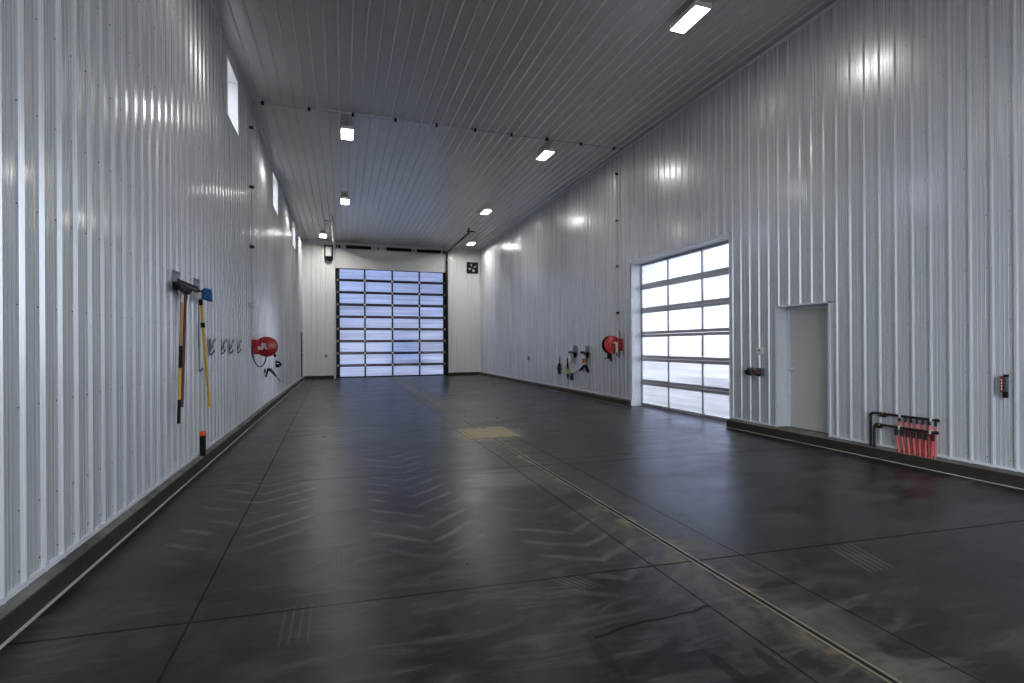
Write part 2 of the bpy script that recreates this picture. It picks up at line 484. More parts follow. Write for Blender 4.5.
# openings: (y0, y1, z0, z1)
WIN = [(9.84, 10.76, 5.77, 6.77), (15.84, 16.98, 5.77, 6.77), (21.86, 22.95, 5.80, 6.77)]
LDOOR = (25.72, 26.66, CURB, 2.33)
SDOOR = (7.98, 11.57, 0.0, 3.85)
MDOOR = (5.84, 6.84, CURB - .02, 2.315)
BDOOR = (-0.27, 5.43, 0.0, 5.72)

# left wall
mb = MB(); mf = lambda u, o, w: (XL + o, u, w)
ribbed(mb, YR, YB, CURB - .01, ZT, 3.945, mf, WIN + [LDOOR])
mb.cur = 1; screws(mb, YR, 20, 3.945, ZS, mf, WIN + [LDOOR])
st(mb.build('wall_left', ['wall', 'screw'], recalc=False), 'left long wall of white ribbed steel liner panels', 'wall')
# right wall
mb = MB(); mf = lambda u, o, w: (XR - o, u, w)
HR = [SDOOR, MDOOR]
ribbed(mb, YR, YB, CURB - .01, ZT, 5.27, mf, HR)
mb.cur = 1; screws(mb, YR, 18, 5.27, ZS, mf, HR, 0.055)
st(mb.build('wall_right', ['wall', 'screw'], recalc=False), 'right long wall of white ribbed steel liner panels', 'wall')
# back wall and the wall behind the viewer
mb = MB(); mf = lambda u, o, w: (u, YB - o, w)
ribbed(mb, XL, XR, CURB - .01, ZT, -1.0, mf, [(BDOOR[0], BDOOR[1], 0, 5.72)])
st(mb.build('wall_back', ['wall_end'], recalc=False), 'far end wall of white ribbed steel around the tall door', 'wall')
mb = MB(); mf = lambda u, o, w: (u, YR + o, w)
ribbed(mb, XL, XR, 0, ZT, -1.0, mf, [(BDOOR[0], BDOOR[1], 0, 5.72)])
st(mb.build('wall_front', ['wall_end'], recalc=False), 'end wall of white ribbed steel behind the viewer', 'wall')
# ceiling: ribs run the length of the bay; a lap joint under the pipe at y = 11.95
mb = MB()
ribbed(mb, XL, XR, YR, 11.95, -.03, lambda u, o, w: (u, w, ZT - o), pitch=.234, rib=.028, a=.025, flat=.008, fine=.0004)
ribbed(mb, XL, XR, 11.93, YB, -.03, lambda u, o, w: (u, w, ZT - .012 - o), pitch=.234, rib=.028, a=.025, flat=.008, fine=.0004)
mb.quad((XL, 11.95, ZT), (XR, 11.95, ZT), (XR, 11.93, ZT - .012), (XL, 11.93, ZT - .012))
st(mb.build('ceiling', ['ceil'], recalc=False), 'grey ribbed steel ceiling with ribs along the hall', 'ceiling')
# floor
mb = MB(); mb.quad((XL - .4, YR - .1, 0), (XR + .6, YR - .1, 0), (XR + .6, YB + .3, 0), (XL - .4, YB + .3, 0))
st(mb.build('floor', ['floor'], recalc=False), 'dark sealed concrete floor with saw cuts and tyre prints', 'floor')
mb = MB(); mb.quad((-120, -120, -.03), (160, -120, -.03), (160, 190, -.03), (-120, 190, -.03))
st(mb.build('ground_outside', ['yard'], recalc=False), 'pale bare yard outside the doors', 'ground')

# curbs (baseboards), with their sealant lines
CE = 0.138                       # the curb top falls towards the floor
mb = MB(); mb.prism([(XL - .3, 0), (XL - .3, CURB), (XL, CURB), (-1.828, CE + .004), (-1.822, CE - .004), (-1.822, 0)], 'xz', YR, YB)
st(mb.build('baseboard_left', 'curb'), 'low concrete curb along the foot of the left wall', 'curb')
mb = MB()
pr = [(XR + .35, 0), (XR + .35, CURB), (XR, CURB), (XR - .099, CE + .004), (XR - .105, CE - .004), (XR - .105, 0)]
mb.prism(pr, 'xz', YR, SDOOR[0]); mb.prism(pr, 'xz', SDOOR[1] + .02, YB)
st(mb.build('baseboard_right', 'curb'), 'low concrete curb along the foot of the right wall', 'curb')
mb = MB()
mb.box(-1.822, -0.42, YB - .1, YB + .3, 0, CURB - .01, .008); mb.box(5.55, XR - .105, YB - .1, YB + .3, 0, CURB - .01, .008)
st(mb.build('baseboard_back', 'curb'), 'low concrete curb along the far end wall', 'curb')
mb = MB(); mb.box(-1.822, -1.800, YR, YB - .1, 0, .004)
st(mb.build('trim_1', 'caulk'), 'pale sealant line where floor meets left curb', 'trim')
mb = MB(); mb.box(XR - .127, XR - .105, YR, SDOOR[0], 0, .004); mb.box(XR - .127, XR - .105, SDOOR[1], YB - .1, 0, .004)
st(mb.build('trim_2', 'caulk'), 'pale sealant line where floor meets right curb', 'trim')
# base channels the panels stand in
mb = MB(); mb.box(XL, XL + .026, YR, LDOOR[0], CURB, CURB + .03); mb.box(XL, XL + .026, LDOOR[1], YB, CURB, CURB + .03)
st(mb.build('trim_3', 'trim'), 'white base channel under the left wall panels', 'trim')
mb = MB()
for a, b in ((YR, MDOOR[0] - .03), (MDOOR[1] + .03, SDOOR[0] - .03), (SDOOR[1] + .03, YB)):
    mb.box(XR - .026, XR, a, b, CURB, CURB + .03)
st(mb.build('trim_4', 'trim'), 'white base channel under the right wall panels', 'trim')
# wall head angle on the right, corner angles at the back
mb = MB(); mb.box(XR - .03, XR, YR, YB, ZT - .07, ZT - .02)
st(mb.build('trim_5', 'trim'), 'slim trim angle along the top of the right wall', 'trim')
mb = MB()
mb.box(XL, XL + .05, YB - .05, YB, CURB, ZT); mb.box(XR - .05, XR, YB - .05, YB, CURB, ZT)
mb.box(XL, XR, YB - .05, YB, ZT - .06, ZT - .012)
st(mb.build('trim_6', 'trim'), 'corner trim round the far end wall', 'trim')
# smooth panel over the back door
mb = MB(); mb.box(-0.40, 5.55, YB - .035, YB + .05, BDOOR[3] - .02, 6.93, .004)
st(mb.build('wall_header', 'header'), 'smooth pale grey panel over the tall back door', 'wall')

# ------------------------------------------------------------------ sectional doors
def sectional_door(name, W, H, rows, cols, stile, rail, mull, depth, frame, pane, label, colx=None, hinges=True):
    """root at the bottom middle; local x right, -y towards the room"""
    root = st(empty(name), label, 'door')
    hs = H / rows
    gl = 0.012
    for r in range(rows):
        z0, z1 = r * hs + .003, (r + 1) * hs - .003
        m = MB()
        m.box(-W / 2, W / 2, -depth, 0, z0, z0 + rail / 2, .004); m.box(-W / 2, W / 2, -depth, 0, z1 - rail / 2, z1, .004)
        m.box(-W / 2, -W / 2 + stile, -depth, 0, z0, z1, .004); m.box(W / 2 - stile, W / 2, -depth, 0, z0, z1, .004)
        xs = colx if colx else [-W / 2 + stile + (W - 2 * stile) * c / cols for c in range(1, cols)]
        for x in xs:
            m.box(x - mull / 2, x + mull / 2, -depth, 0, z0, z1, .004)
        sec = m.build('section', frame, root)
        g = MB()
        g.box(-W / 2 + stile - .01, W / 2 - stile + .01, -depth / 2 - gl / 2, -depth / 2 + gl / 2, z0 + rail / 2 - .01, z1 - rail / 2 + .01)
        g.build('glazing', pane, sec)
        if hinges and r > 0:
            for x in [-W / 2 + stile / 2] + list(xs) + [W / 2 - stile / 2]:
                h = MB()
                h.box(x - .05, x + .05, -depth - .014, -depth, r * hs - .055, r * hs + .055, .004)
                h.cyl((x - .05, -depth - .018, r * hs), (x + .05, -depth - .018, r * hs), .012, n=8)
                h.build('hinge', 'cream', root)
    b = MB(); b.box(-W / 2, W / 2, -depth, 0, -.002, .012)
    b.build('bottom_seal', 'black', root)
    return root

d = sectional_door('door_1', 5.86, 5.74, 9, 4, .22, .125, .075, .06, 'alu_shaded', 'pane_back',
                   'tall overhead door of nine glazed rows in rails coloured dark as backlit at the far end', colx=[-1.455, -.035, 1.405])
d.location = (2.585, YB + .19, 0.01)
mb = MB()
for x0, x1 in ((BDOOR[0] - .03, BDOOR[0]), (BDOOR[1], BDOOR[1] + .03)):
    mb.box(x0, x1, YB - .03, YB + .12, 0, BDOOR[3])
mb.box(BDOOR[0] - .03, BDOOR[1] + .03, YB - .0, YB + .12, BDOOR[3], BDOOR[3] + .03)
st(mb.build('trim_7', 'alu_shaded'), 'jambs coloured dark as backlit round the tall back door', 'trim')

d = sectional_door('door_2', 3.64, 3.85, 6, 3, .07, .145, .05, .055, 'alu', 'pane',
                   'overhead door of six frosted glass rows in grey rails on the right wall', hinges=False,
                   colx=[9.775 - 10.40, 9.775 - 9.16])
d.location = (XR + .36, 9.775, 0.01); d.rotation_euler = (0, 0, -pi / 2)
mb = MB()
a, b = SDOOR[0], SDOOR[1]
mb.box(XR - .022, XR + .42, b, b + .03, 0, SDOOR[3] + .03); mb.box(XR - .022, XR + .42, a - .03, a, 0, SDOOR[3] + .03)
mb.box(XR - .022, XR + .42, a - .03, b + .03, SDOOR[3], SDOOR[3] + .03)
mb.box(XR - .026, XR - .0, b, b + .06, CURB, SDOOR[3] + .06); mb.box(XR - .026, XR, a - .05, a, CURB, SDOOR[3] + .06)
mb.box(XR - .026, XR, a - .05, b + .06, SDOOR[3] + .02, SDOOR[3] + .06)
st(mb.build('trim_8', 'jamb'), 'deep white jamb round the glazed side door', 'trim')
# ------------------------------------------------------------------ personnel doors
def man_door(name, side, y0, y1, z0, z1, depth, label, handle_left=True):
    s = -1 if side == 'L' else 1
    X = XL if side == 'L' else XR
    root = empty(name, (X, (y0 + y1) / 2, z0), pi / 2 if side == 'L' else -pi / 2)
    st(root, label, 'door')
    w, h = (y1 - y0), z1 - z0
    f = MB()                                   # reveal and frame
    t = .03
    f.box(-w / 2 - t, -w / 2, -.026, depth + .06, 0, h + t); f.box(w / 2, w / 2 + t, -.026, depth + .06, 0, h + t)
    f.box(-w / 2 - t, w / 2 + t, -.026, depth + .06, h, h + t)
    f.box(-w / 2, -w / 2 + .045, depth - .03, depth + .05, 0, h, .004); f.box(w / 2 - .045, w / 2, depth - .03, depth + .05, 0, h, .004)
    f.box(-w / 2, w / 2, depth - .03, depth + .05, h - .045, h, .004)
    f.build('door_frame', 'jamb' if side == 'R' else 'plate_grey', root)
    if side == 'L':
        f = MB(); f.box(-w / 2 - .05, -w / 2, -.05, 0, 0, h + .05, .004); f.build('dark_strip', 'blackmetal', root)  # dark strip along the near edge of the frame
    g = MB(); g.box(-w / 2 + .048, w / 2 - .048, depth, depth + .045, .02, h - .048, .003)
    leaf = g.build('door_leaf', 'door_grey', root)
    th = MB(); th.box(-w / 2, w / 2, -.01, depth + .06, -.005, .018, .003)
    th.build('threshold', 'curb', root)
    hx = (-1 if handle_left else 1) * (w / 2 - .115)
    k = MB()
    k.lathe((hx, depth, 1.04), (0, -1, 0), [(0, .034), (.008, .034), (.012, .014), (.045, .013), (.05, .026), (.07, .03), (.084, .022), (.088, 0.0)], 16)
    k.build('knob', 'blackmetal' if side == 'L' else 'galv', leaf)
    lk = MB(); lk.lathe((hx, depth, 1.16), (0, -1, 0), [(0, .02), (.012, .02), (.016, .012), (.016, 0)], 12)
    lk.build('deadbolt', 'galv', leaf)
    for zz in (.25, h / 2, h - .28):
        q = MB(); q.cyl((-hx / abs(hx) * (w / 2 - .046), depth - .006, zz - .05), (-hx / abs(hx) * (w / 2 - .046), depth - .006, zz + .05), .007, n=8)
        q.build('hinge', 'galv', leaf)
    return root
man_door('door_3', 'R', MDOOR[0], MDOOR[1], CURB - .02, MDOOR[3], .25, 'beige grey flush door recessed in the right wall')
man_door('door_4', 'L', LDOOR[0], LDOOR[1], LDOOR[2], LDOOR[3], .03, 'flush door with dark knob at the far end of the left wall', handle_left=False)

# ------------------------------------------------------------------ high windows
for i, (y0, y1, z0, z1) in enumerate(WIN):
    root = st(empty('window_%d' % (i + 1), (XL, (y0 + y1) / 2, z0), pi / 2),
              ['nearest high window under the ceiling on the left wall', 'second high window along the left wall',
               'farthest high window on the left wall by the end wall'][i], 'window')
    w, h = y1 - y0, z1 - z0
    f = MB(); t = .025; D = .26
    f.box(-w / 2 - t, -w / 2, -.024, D, -t, h + t); f.box(w / 2, w / 2 + t, -.024, D, -t, h + t)
    f.box(-w / 2, w / 2, -.024, D, h, h + t); f.box(-w / 2, w / 2, -.024, D, -t, 0)
    f.build('window_frame', 'white', root)
    s_ = MB()
    s_.box(-w / 2, w / 2, D - .05, D, 0, .04); s_.box(-w / 2, w / 2, D - .05, D, h - .04, h)
    s_.box(-w / 2, -w / 2 + .04, D - .05, D, 0, h); s_.box(w / 2 - .04, w / 2, D - .05, D, 0, h)
    sa = s_.build('sash', 'white', root)
    g = MB(); g.box(-w / 2 + .03, w / 2 - .03, D - .03, D - .02, .03, h - .03)
    g.build('glazing', 'pane_clear', sa)

# ------------------------------------------------------------------ ceiling lights
def make_light():
    root = empty('ceiling_light')
    a = MB(); a.box(-.15, .15, -.335, .335, -.055, 0.0, .012)
    for y in (-.325, .325):
        a.box(-.15, .15, y - .01, y + .01, -.084, -.01, .004)
    for x in (-.142, .142):
        a.box(x - .008, x + .008, -.335, .335, -.084, -.01, .004)
    h = a.build('housing', 'white', root)
    b = MB(); b.prism([(-.130, -.050), (-.125, -.079), (.125, -.079), (.130, -.050)], 'xz', -.315, .315)
    b.build('diffuser', 'lamp', root)
    for y in (-.22, .22):
        c = MB(); c.cyl((0, y, 0), (0, y, .066 + .02), .008, n=8); c.box(-.05, .05, y - .02, y + .02, 0, .01)
        c.build('mount', 'galv', root)
    return root
LL = [((5.32, 6.58), 'large bright ceiling light nearest the camera, above the plain door'),
      ((0.14, 12.83), 'ceiling light just beyond the cross pipe on the left side'),
      ((5.32, 12.58), 'ceiling light just beyond the cross pipe on the right side'),
      ((0.12, 18.86), 'second ceiling light beyond the cross pipe on the left side'),
      ((5.36, 18.65), 'second ceiling light beyond the cross pipe on the right side'),
      ((-0.84, 25.03), 'small ceiling light in the far corner above the door opener'),
      ((6.30, 24.73), 'small ceiling light in the far corner above the wall fan'),
      ((0.13, 6.58), 'ceiling light over the near left floor, ahead of the viewer'),
      ((0.13, 0.55), 'ceiling light overhead left of the viewer'),
      ((5.44, 0.55), 'ceiling light overhead right of the viewer')]
proto = None
for (xy, lab) in LL:
    o = make_light() if proto is None else copy_tree(proto)
    proto = proto or o
    o.location = (xy[0], xy[1], ZT - .066 - .028)
    tag(o, lab, 'ceiling light', 'rectangular ceiling lights')
    mm = 'lamp_near' if xy[1] < 2 else 'lamp' if xy[1] < 8 else 'lamp_mid' if xy[1] < 15 else 'lamp_far' if xy[1] < 22 else 'lamp_end'
    for ch in o.children:
        if ch.name.startswith('diffuser'):
            ch.data = ch.data.copy(); ch.data.materials[0] = MAT[mm]

# ------------------------------------------------------------------ pipe across the ceiling to both hose reels
t = tag(empty('air_line', (XL, 12.05, 1.9)), 'thin grey pipe run down both walls and across the ceiling to the red reels', 'pipe')
px, py, pz = XL, 12.05, 1.9
def rel(p): return (p[0] - px, p[1] - py, p[2] - pz)
R_ = .011
path = [(XL + .05, 12.05, 1.92), (XL + .05, 12.05, ZT - .12), (XL + .07, 12.03, ZT - .07), (XL + .12, 12.02, ZT - .05),
        (2.7, 11.90, ZT - .05), (XR - .12, 11.80, ZT - .05), (XR - .07, 11.81, ZT - .08), (XR - .05, 11.84, ZT - .15)]
mb = MB(); mb.tube([rel(p) for p in path[:5]], R_, 8); mb.build('pipe', 'alu', t)
mb = MB(); mb.tube([rel(p) for p in path[4:] + [(XR - .05, 12.15, 6.3), (XR - .05, 12.2, 2.1)]], R_, 8); mb.build('pipe', 'alu', t)
def clamp(p, d):
    """p on the pipe, d = direction to the surface it is fixed to"""
    d = Vector(d); p = Vector(rel(p)); q = MB()
    e = p + d * .05
    s = .028
    q.box(p.x - s - abs(d.x) * .02, p.x + s + abs(d.x) * .02, p.y - s, p.y + s, p.z - s - abs(d.z) * .02, p.z + s + abs(d.z) * .02, .006)
    o = q.build('pipe_clamp', 'black', t)
    w = MB(); c = p - d * .045 - Vector((0, .0, .0)); w.box(c.x - .02, c.x + .02, c.y - .02, c.y + .02, c.z - .02, c.z + .02, .004)
    w.build('clamp_cap', 'white', o)
for x, y in ((-1.63, 12.02), (-.68, 12.0), (.26, 11.98), (1.22, 11.95), (2.19, 11.92), (3.15, 11.89), (4.10, 11.87), (5.06, 11.84), (6.04, 11.82), (7.02, 11.80)):
    clamp((x, y, ZT - .055), (0, 0, 1))
for z in (6.46, 5.16, 3.85):
    clamp((XL + .055, 12.05, z), (-1, 0, 0))
for z in (6.48, 5.16, 3.87, 2.56):
    clamp((XR - .055, 12.2, z), (1, 0, 0))
for z in (2.58, 1.95):
    q = MB(); c = rel((XL + .055, 12.05, z)); q.box(c[0] - .03, c[0] + .04, c[1] - .05, c[1] + .05, c[2] - .06, c[2] + .05, .008)
    q.build('valve', 'white', t)

# ------------------------------------------------------------------ hose reels
def hose_reel(side, y, z, label, s, rad, dist, left):
    t = on_wall('hose_reel', side, y, z, label, 'hose reel', 'red wall hose reels')
    # wall bracket: two red cheeks tied by a back plate
    a = MB()
    a.box(-.13, .13, -.035, -.021, -.17, .17, .004)
    for x in (-.03, .03):
        a.prism([(-.03, -.16), (-.17, -.15), (-dist - .02, -.06), (-dist - .04, 0), (-dist - .02, .06), (-.17, .15), (-.03, .16)], 'yz', x - .008, x + .008)
    a.build('wall_bracket', 'red', t)
    # side cover box that shows next to the disc
    cbx = MB(); cbx.box(-.14, .14, -.17, -.036, -.16, .16, .02); cbx.build('bracket_cover', 'red', t)
    # flanges and drum
    for k, nm in ((s, 'front_disc'), (-s, 'rear_disc')):
        d_ = MB()
        d_.lathe((k * .085, -dist, 0), (k, 0, 0), [(-.025, rad), (-.012, rad + .008), (0, rad + .002), (.006, rad - .02), (.010, rad * .80), (.032, rad * .55), (.040, rad * .25), (.041, 0)], 40)
        d_.build(nm, 'red', t)
        rm = MB(); rm.lathe((k * .065, -dist, 0), (k, 0, 0), [(-.012, rad - .01), (-.012, rad + .004), (.004, rad + .004), (.004, rad - .01)], 40)
        rm.build('rim', 'blackmetal', t)
    dr = MB()
    prof = [(-.07, .10)]
    for i in range(4):
        c0 = -.066 + i * .034
        for j in range(5):
            prof.append((c0 + j * .008, .15 + .02 * sin(pi * j / 4)))
    prof.append((.075, .10))
    dr.lathe((0, -dist, 0), (1, 0, 0), prof, 32); dr.build('coiled_hose', 'bluehose', t)
    fx = s * .135
    if left:
        h = MB()
        h.box(fx - .01, fx + .02, -dist + .06, -dist + .17, -.07, .01, .008)
        h.box(fx - .01, fx + .02, -dist + .05, -dist + .09, -.03, .09, .006)
        h.build('swivel_fitting', 'cream', t)
        e = MB(); e.tube([(fx, -dist + .03, .03), (fx - .01 * s, -dist + .01, -.02), (fx, -dist - .02, -.06)], .022, 10)
        e.box(fx - .02, fx + .02, -dist + .0, -dist + .05, .02, .08, .005)
        e.build('elbow', 'galv', t)
        hs = MB(); pts = []
        y0, z0, y1, z1 = -dist - .02, -.06, -.03, .03
        for i in range(25):
            u = i / 24
            yy = (y0 + y1) / 2 + (y0 - y1) / 2 * cos(pi * u)
            zz = z0 + (z1 - z0) * u - .43 * sin(pi * u)
            pts.append((fx + s * .02, yy, zz))
        hs.tube(pts, .013, 10); hs.build('inlet_hose', 'bluehose', t)
        sp = MB(); sp.lathe((-s * .05, -dist - rad * .72, -rad * .78), (0, 0, -1), [(0, .012), (.02, .03), (.05, .03), (.07, .012)], 12); sp.build('hose_stop', 'black', t)
    else:
        h = MB(); h.box(fx - .01, fx + .025, -dist + .06, -dist + .12, -.21, .06, .006); h.box(fx - .01, fx + .03, -dist + .01, -dist + .09, .03, .075, .005)
        h.build('swivel_fitting', 'cream', t)
        e = MB(); e.lathe((fx - .02 * s, -dist, 0), (s, 0, 0), [(0, .05), (.02, .045), (.03, .02), (.03, 0)], 16); e.build('hub', 'reddark', t)
        hs = MB(); hs.tube([(fx, -dist + .09, -.2), (fx, -dist + .12, -.30), (fx, -.14, -.34), (fx - s * .05, -.09, -.26), (fx - s * .08, -.06, .1), (0, -.05, .42)], .012, 10)
        hs.build('inlet_hose', 'black', t)
    return t
hose_reel('L', 12.28, 1.665, 'red hose reel on the left wall with a blue hose loop below it', -1, .217, .305, True)
hose_reel('R', 12.12, 1.66, 'red hose reel on the right wall beside the glazed door', 1, .245, .31, False)
t = on_wall('hose_bracket', 'R', 12.62, 1.27, 'small black wall bracket under the right red reel', 'bracket')
mb = MB(); mb.box(-.09, .06, -.035, -.02, -.02, .17, .004); mb.build('back_plate', 'plate_grey', t)
mb = MB(); mb.box(-.12, .10, -.20, -.035, -.02, .0, .004); mb.box(-.05, .03, -.12, -.035, 0, .14, .004); mb.box(.06, .10, -.09, -.035, -.09, -.02, .004); mb.build('shelf', 'blackmetal', t)

# ------------------------------------------------------------------ left wall: long-handled tools
def holder(side, y, z, label, w=.28, hgt=.2, mat='plate', shelf=True):
    t = on_wall('tool_holder', side, y, z, label, 'tool holder', 'wall tool holders')
    a = MB(); a.box(-w / 2, w / 2, -.032, -.0240, -hgt / 2, hgt / 2, .004); a.box(-w / 2, w / 2, -.045, -.02, hgt / 2 - .012, hgt / 2, .003)
    a.build('back_plate', mat, t)
    b = MB()
    b.box(-w / 2 + .02, w / 2 - .02, -.058, -.032, -hgt / 2 + .0, -hgt / 2 + .03, .005)
    for x in (-.06, .06):
        b.cyl((x - .03, -.05, -hgt / 2 + .015), (x - .03, -.056, -hgt / 2 + .05), .012, n=10)
    b.build('grip', 'black', t)
    return t
holder('L', 6.91, 2.48, 'blue grey plate holding the broom with the tan handle')
holder('L', 7.78, 2.505, 'blue grey plate holding the blue brush on the yellow pole', .26, .18)

def handle(mb, a, b, u0, u1, r):
    A, B = Vector(a), Vector(b)
    mb.tube([A.lerp(B, u0), A.lerp(B, u1)], r, 12)

t = on_wall('push_broom', 'L', 6.80, 2.31, 'tan handled push broom with black and yellow grips hanging under left plate', 'broom')
A, B = (.02, -.11, .0), (-.13, -.11, -1.53)
for nm, u0, u1, r, m in (('handle', 0, .41, .0155, 'wood'), ('upper_grip', .41, .58, .0175, 'black'), ('lower_handle', .58, .82, .016, 'yellow'), ('lower_grip', .82, 1.0, .0175, 'black')):
    q = MB(); handle(q, A, B, u0, u1, r)
    q.build(nm, m, t)
q = MB(); q.box(-.20, .26, -.15, -.07, .02, .07, .012); q.build('head', 'black', t)
q = MB()
for i in range(26):
    x = -.185 + i * .017
    for yv in (-.135, -.105, -.075):
        q.cyl((x, yv, .07), (x + random.uniform(-.004, .004), yv, .115), .005, .003, n=5)
q.build('bristles', 'black', t)
q = MB()
q.tube([(.02, -.11, -.09), (.0, -.11, -.04), (-.13, -.11, .03)], .007, 8); q.tube([(.02, -.11, -.09), (.04, -.11, -.04), (.17, -.11, .03)], .007, 8)
q.cyl((.02, -.11, -.02), (.01, -.11, -.11), .021, n=12)
q.build('brace', 'galv', t)

t = on_wall('floor_squeegee', 'L', 6.98, 2.32, 'long black floor squeegee on a dark red handle', 'squeegee')
q = MB(); handle(q, (-.05, -.12, .04), (-.22, -.12, -1.36), 0, 1, .0155); q.build('handle', 'redwood', t)
q = MB(); q.box(-.38, .46, -.15, -.11, .06, .10, .008); q.build('head', 'blackmetal', t)
q = MB(); q.box(-.39, .47, -.135, -.125, .09, .135, .002); q.build('rubber_blade', 'black', t)
q = MB(); q.tube([(-.05, -.12, -.02), (.06, -.13, .0), (.16, -.13, .05)], .008, 8); q.tube([(-.05, -.12, -.02), (-.12, -.13, .0), (-.2, -.13, .05)], .008, 8); q.cyl((-.048, -.12, .03), (-.055, -.12, -.07), .021, n=12)
q.build('brace', 'blackmetal', t)

t = on_wall('wash_brush', 'L', 7.68, 2.31, 'blue bristle wash brush on a long yellow pole with a black collar', 'brush')
A, B = (.02, -.10, -.03), (.34, -.12, -1.49)
q = MB(); handle(q, A, B, .02, 1, .017); q.build('pole', 'yellow', t)
q = MB(); handle(q, A, B, .19, .235, .027); q.build('collar', 'black', t)
q = MB(); handle(q, A, B, -.035, .03, .021); q.build('socket', 'black', t)
q = MB(); q.box(-.16, .03, -.15, -.07, .0, .09, .025); q.build('head', 'cream', t)
q = MB()
for i in range(13):
    for j in range(7):
        for k in range(6):
            a_, b_ = -1.1 + i * .183, -1 + k * .4
            d_ = Vector((sin(a_) * .15, -.075 - .05 * cos(a_), .07 * b_))
            st_ = Vector((-.02, -.10 - (j - 3) * .012, .06))
            q.cyl(st_ + d_ * .35, st_ + d_ * (.9 + .12 * random.random()) + Vector((-.03, (j - 3) * .008, .0)), .011, .012, n=5)
q.build('bristles', 'blue', t)

t = on_wall('hook_rod', 'L', 7.80, 2.31, 'thin dark wire rod with a hooked end hanging beside the yellow pole', 'rod')
q = MB(); q.tube([(0, -.05, 0), (-.005, -.05, -.5), (-.005, -.05, -.94), (-.03, -.06, -.965), (-.08, -.08, -.96)], .006, 8); q.build('rod', 'blackmetal', t)
q = MB(); q.tube([(.09, -.07, -.94), (.03, -.07, -.955), (-.05, -.08, -.965), (-.10, -.08, -.965)], .011, 8); q.build('hook', 'blackmetal', t)

CL = [(8.52, 'first empty grey spring clip right of the yellow pole'), (9.25, 'second empty grey spring clip right of the yellow pole'),
      (9.87, 'third empty grey spring clip right of the yellow pole'), (10.57, 'fourth empty grey spring clip, nearest the red reel')]
proto = None
for y, lab in CL:
    if proto is None:
        o = on_wall('spring_clip', 'L', y, 1.675, lab, 'tool clip', 'empty spring clips')
        q = MB(); q.box(-.035, .035, -.026, -.0240, -.13, .12, .002); q.build('back_plate', 'plate_grey', o)
        q = MB()
        for s in (-1, 1):
            pts = [(s * .012, -.024, -.05), (s * .04, -.04, -.02), (s * .055, -.055, .02), (s * .02, -.065, .07), (s * .08, -.085, .12)]
            for (p, r) in zip(pts, pts[1:]):
                q.add([(p[0], p[1], p[2] - .03), (r[0], r[1], r[2] - .03), (r[0], r[1], r[2] + .02), (p[0], p[1], p[2] + .02),
                       (p[0] + .005, p[1], p[2] - .03), (r[0] + .005, r[1], r[2] - .03), (r[0] + .005, r[1], r[2] + .02), (p[0] + .005, p[1], p[2] + .02)],
                      [(0, 1, 2, 3), (7, 6, 5, 4), (0, 4, 5, 1), (3, 2, 6, 7), (0, 3, 7, 4), (1, 5, 6, 2)])
        q.build('jaw', 'plate_grey', o)
        q = MB(); q.tube([(-.02, -.03, -.13), (-.01, -.05, -.11), (.0, -.07, -.08), (.02, -.075, -.05)], .010, 8); q.build('hook', 'blackmetal', o)
        proto = o
    else:
        o = copy_tree(proto); o.location.y = y; o['label'] = lab

t = on_wall('spray_gun', 'L', 14.0, 1.0, 'dark blue spray gun hanging below the left red reel', 'spray gun', 'wall spray guns')
q = MB(); q.box(-.03, .03, -.05, -.02, .0, .10, .004); q.build('hook', 'black', t)
q = MB(); q.tube([(-.03, -.10, .10), (0, -.16, .07), (.06, -.22, -.02), (.10, -.27, -.09)], [.035, .04, .032, .025], 10); q.build('body', 'bluehose', t)
q = MB(); q.tube([(-.02, -.11, .09), (-.06, -.08, -.02), (-.08, -.07, -.10)], [.028, .024, .022], 10); q.build('grip', 'black', t)
q = MB(); q.tube([(.10, -.27, -.09), (.20, -.37, -.25)], .009, 8); q.build('lance', 'blackmetal', t)
t = on_wall('wall_hook', 'L', 16.3, 1.14, 'small black wall hook between the left red reel and far door', 'hook')
q = MB(); q.box(-.10, .10, -.032, -.02, -.12, .12, .004); q.build('back_plate', 'plate_grey', t)
q = MB(); q.tube([(0, -.03, .06), (0, -.12, .05), (0, -.15, .0), (0, -.14, -.06)], .03, 10); q.box(-.08, .05, -.13, -.03, -.1, .0, .01); q.build('hook', 'black', t)

t = tag(empty('pipe_stub', (-1.851, 7.92, .146)), 'black pipe standing on the left curb with an orange cap', 'pipe')
q = MB(); q.lathe((0, 0, 0), (0, 0, 1), [(0, .037), (.31, .037)], 20); q.build('pipe', 'black', t)
q = MB(); q.lathe((0, 0, .285), (0, 0, 1), [(0, .040), (.004, .043), (.05, .043), (.06, .036), (.06, 0)], 20); q.build('cap', 'orange', t)

# ------------------------------------------------------------------ right wall, far half
t = on_wall('outlet_box', 'R', 19.27, 1.12, 'dark grey outlet box alone on the far right wall', 'outlet')
q = MB(); q.box(-.06, .06, -.07, -.0240, -.09, .08, .006); q.build('housing', 'socket', t)
q = MB(); q.box(-.05, .05, -.085, -.07, -.05, .06, .004); q.build('flap', 'plate_grey', t)

t = on_wall('hand_brush', 'R', 16.15, .95, 'black hand brush hanging leftmost on the far right wall', 'brush')
q = MB(); q.tube([(.02, -.04, .31), (.015, -.045, .12), (.02, -.05, .02)], [.014, .02, .026], 10); q.build('handle', 'black', t)
q = MB(); q.prism([(-.01, .06), (-.13, -.12), (-.12, -.16), (.0, -.33), (.045, -.33), (.05, .06)], 'xz', -.09, -.03); q.build('bristles', 'black', t)

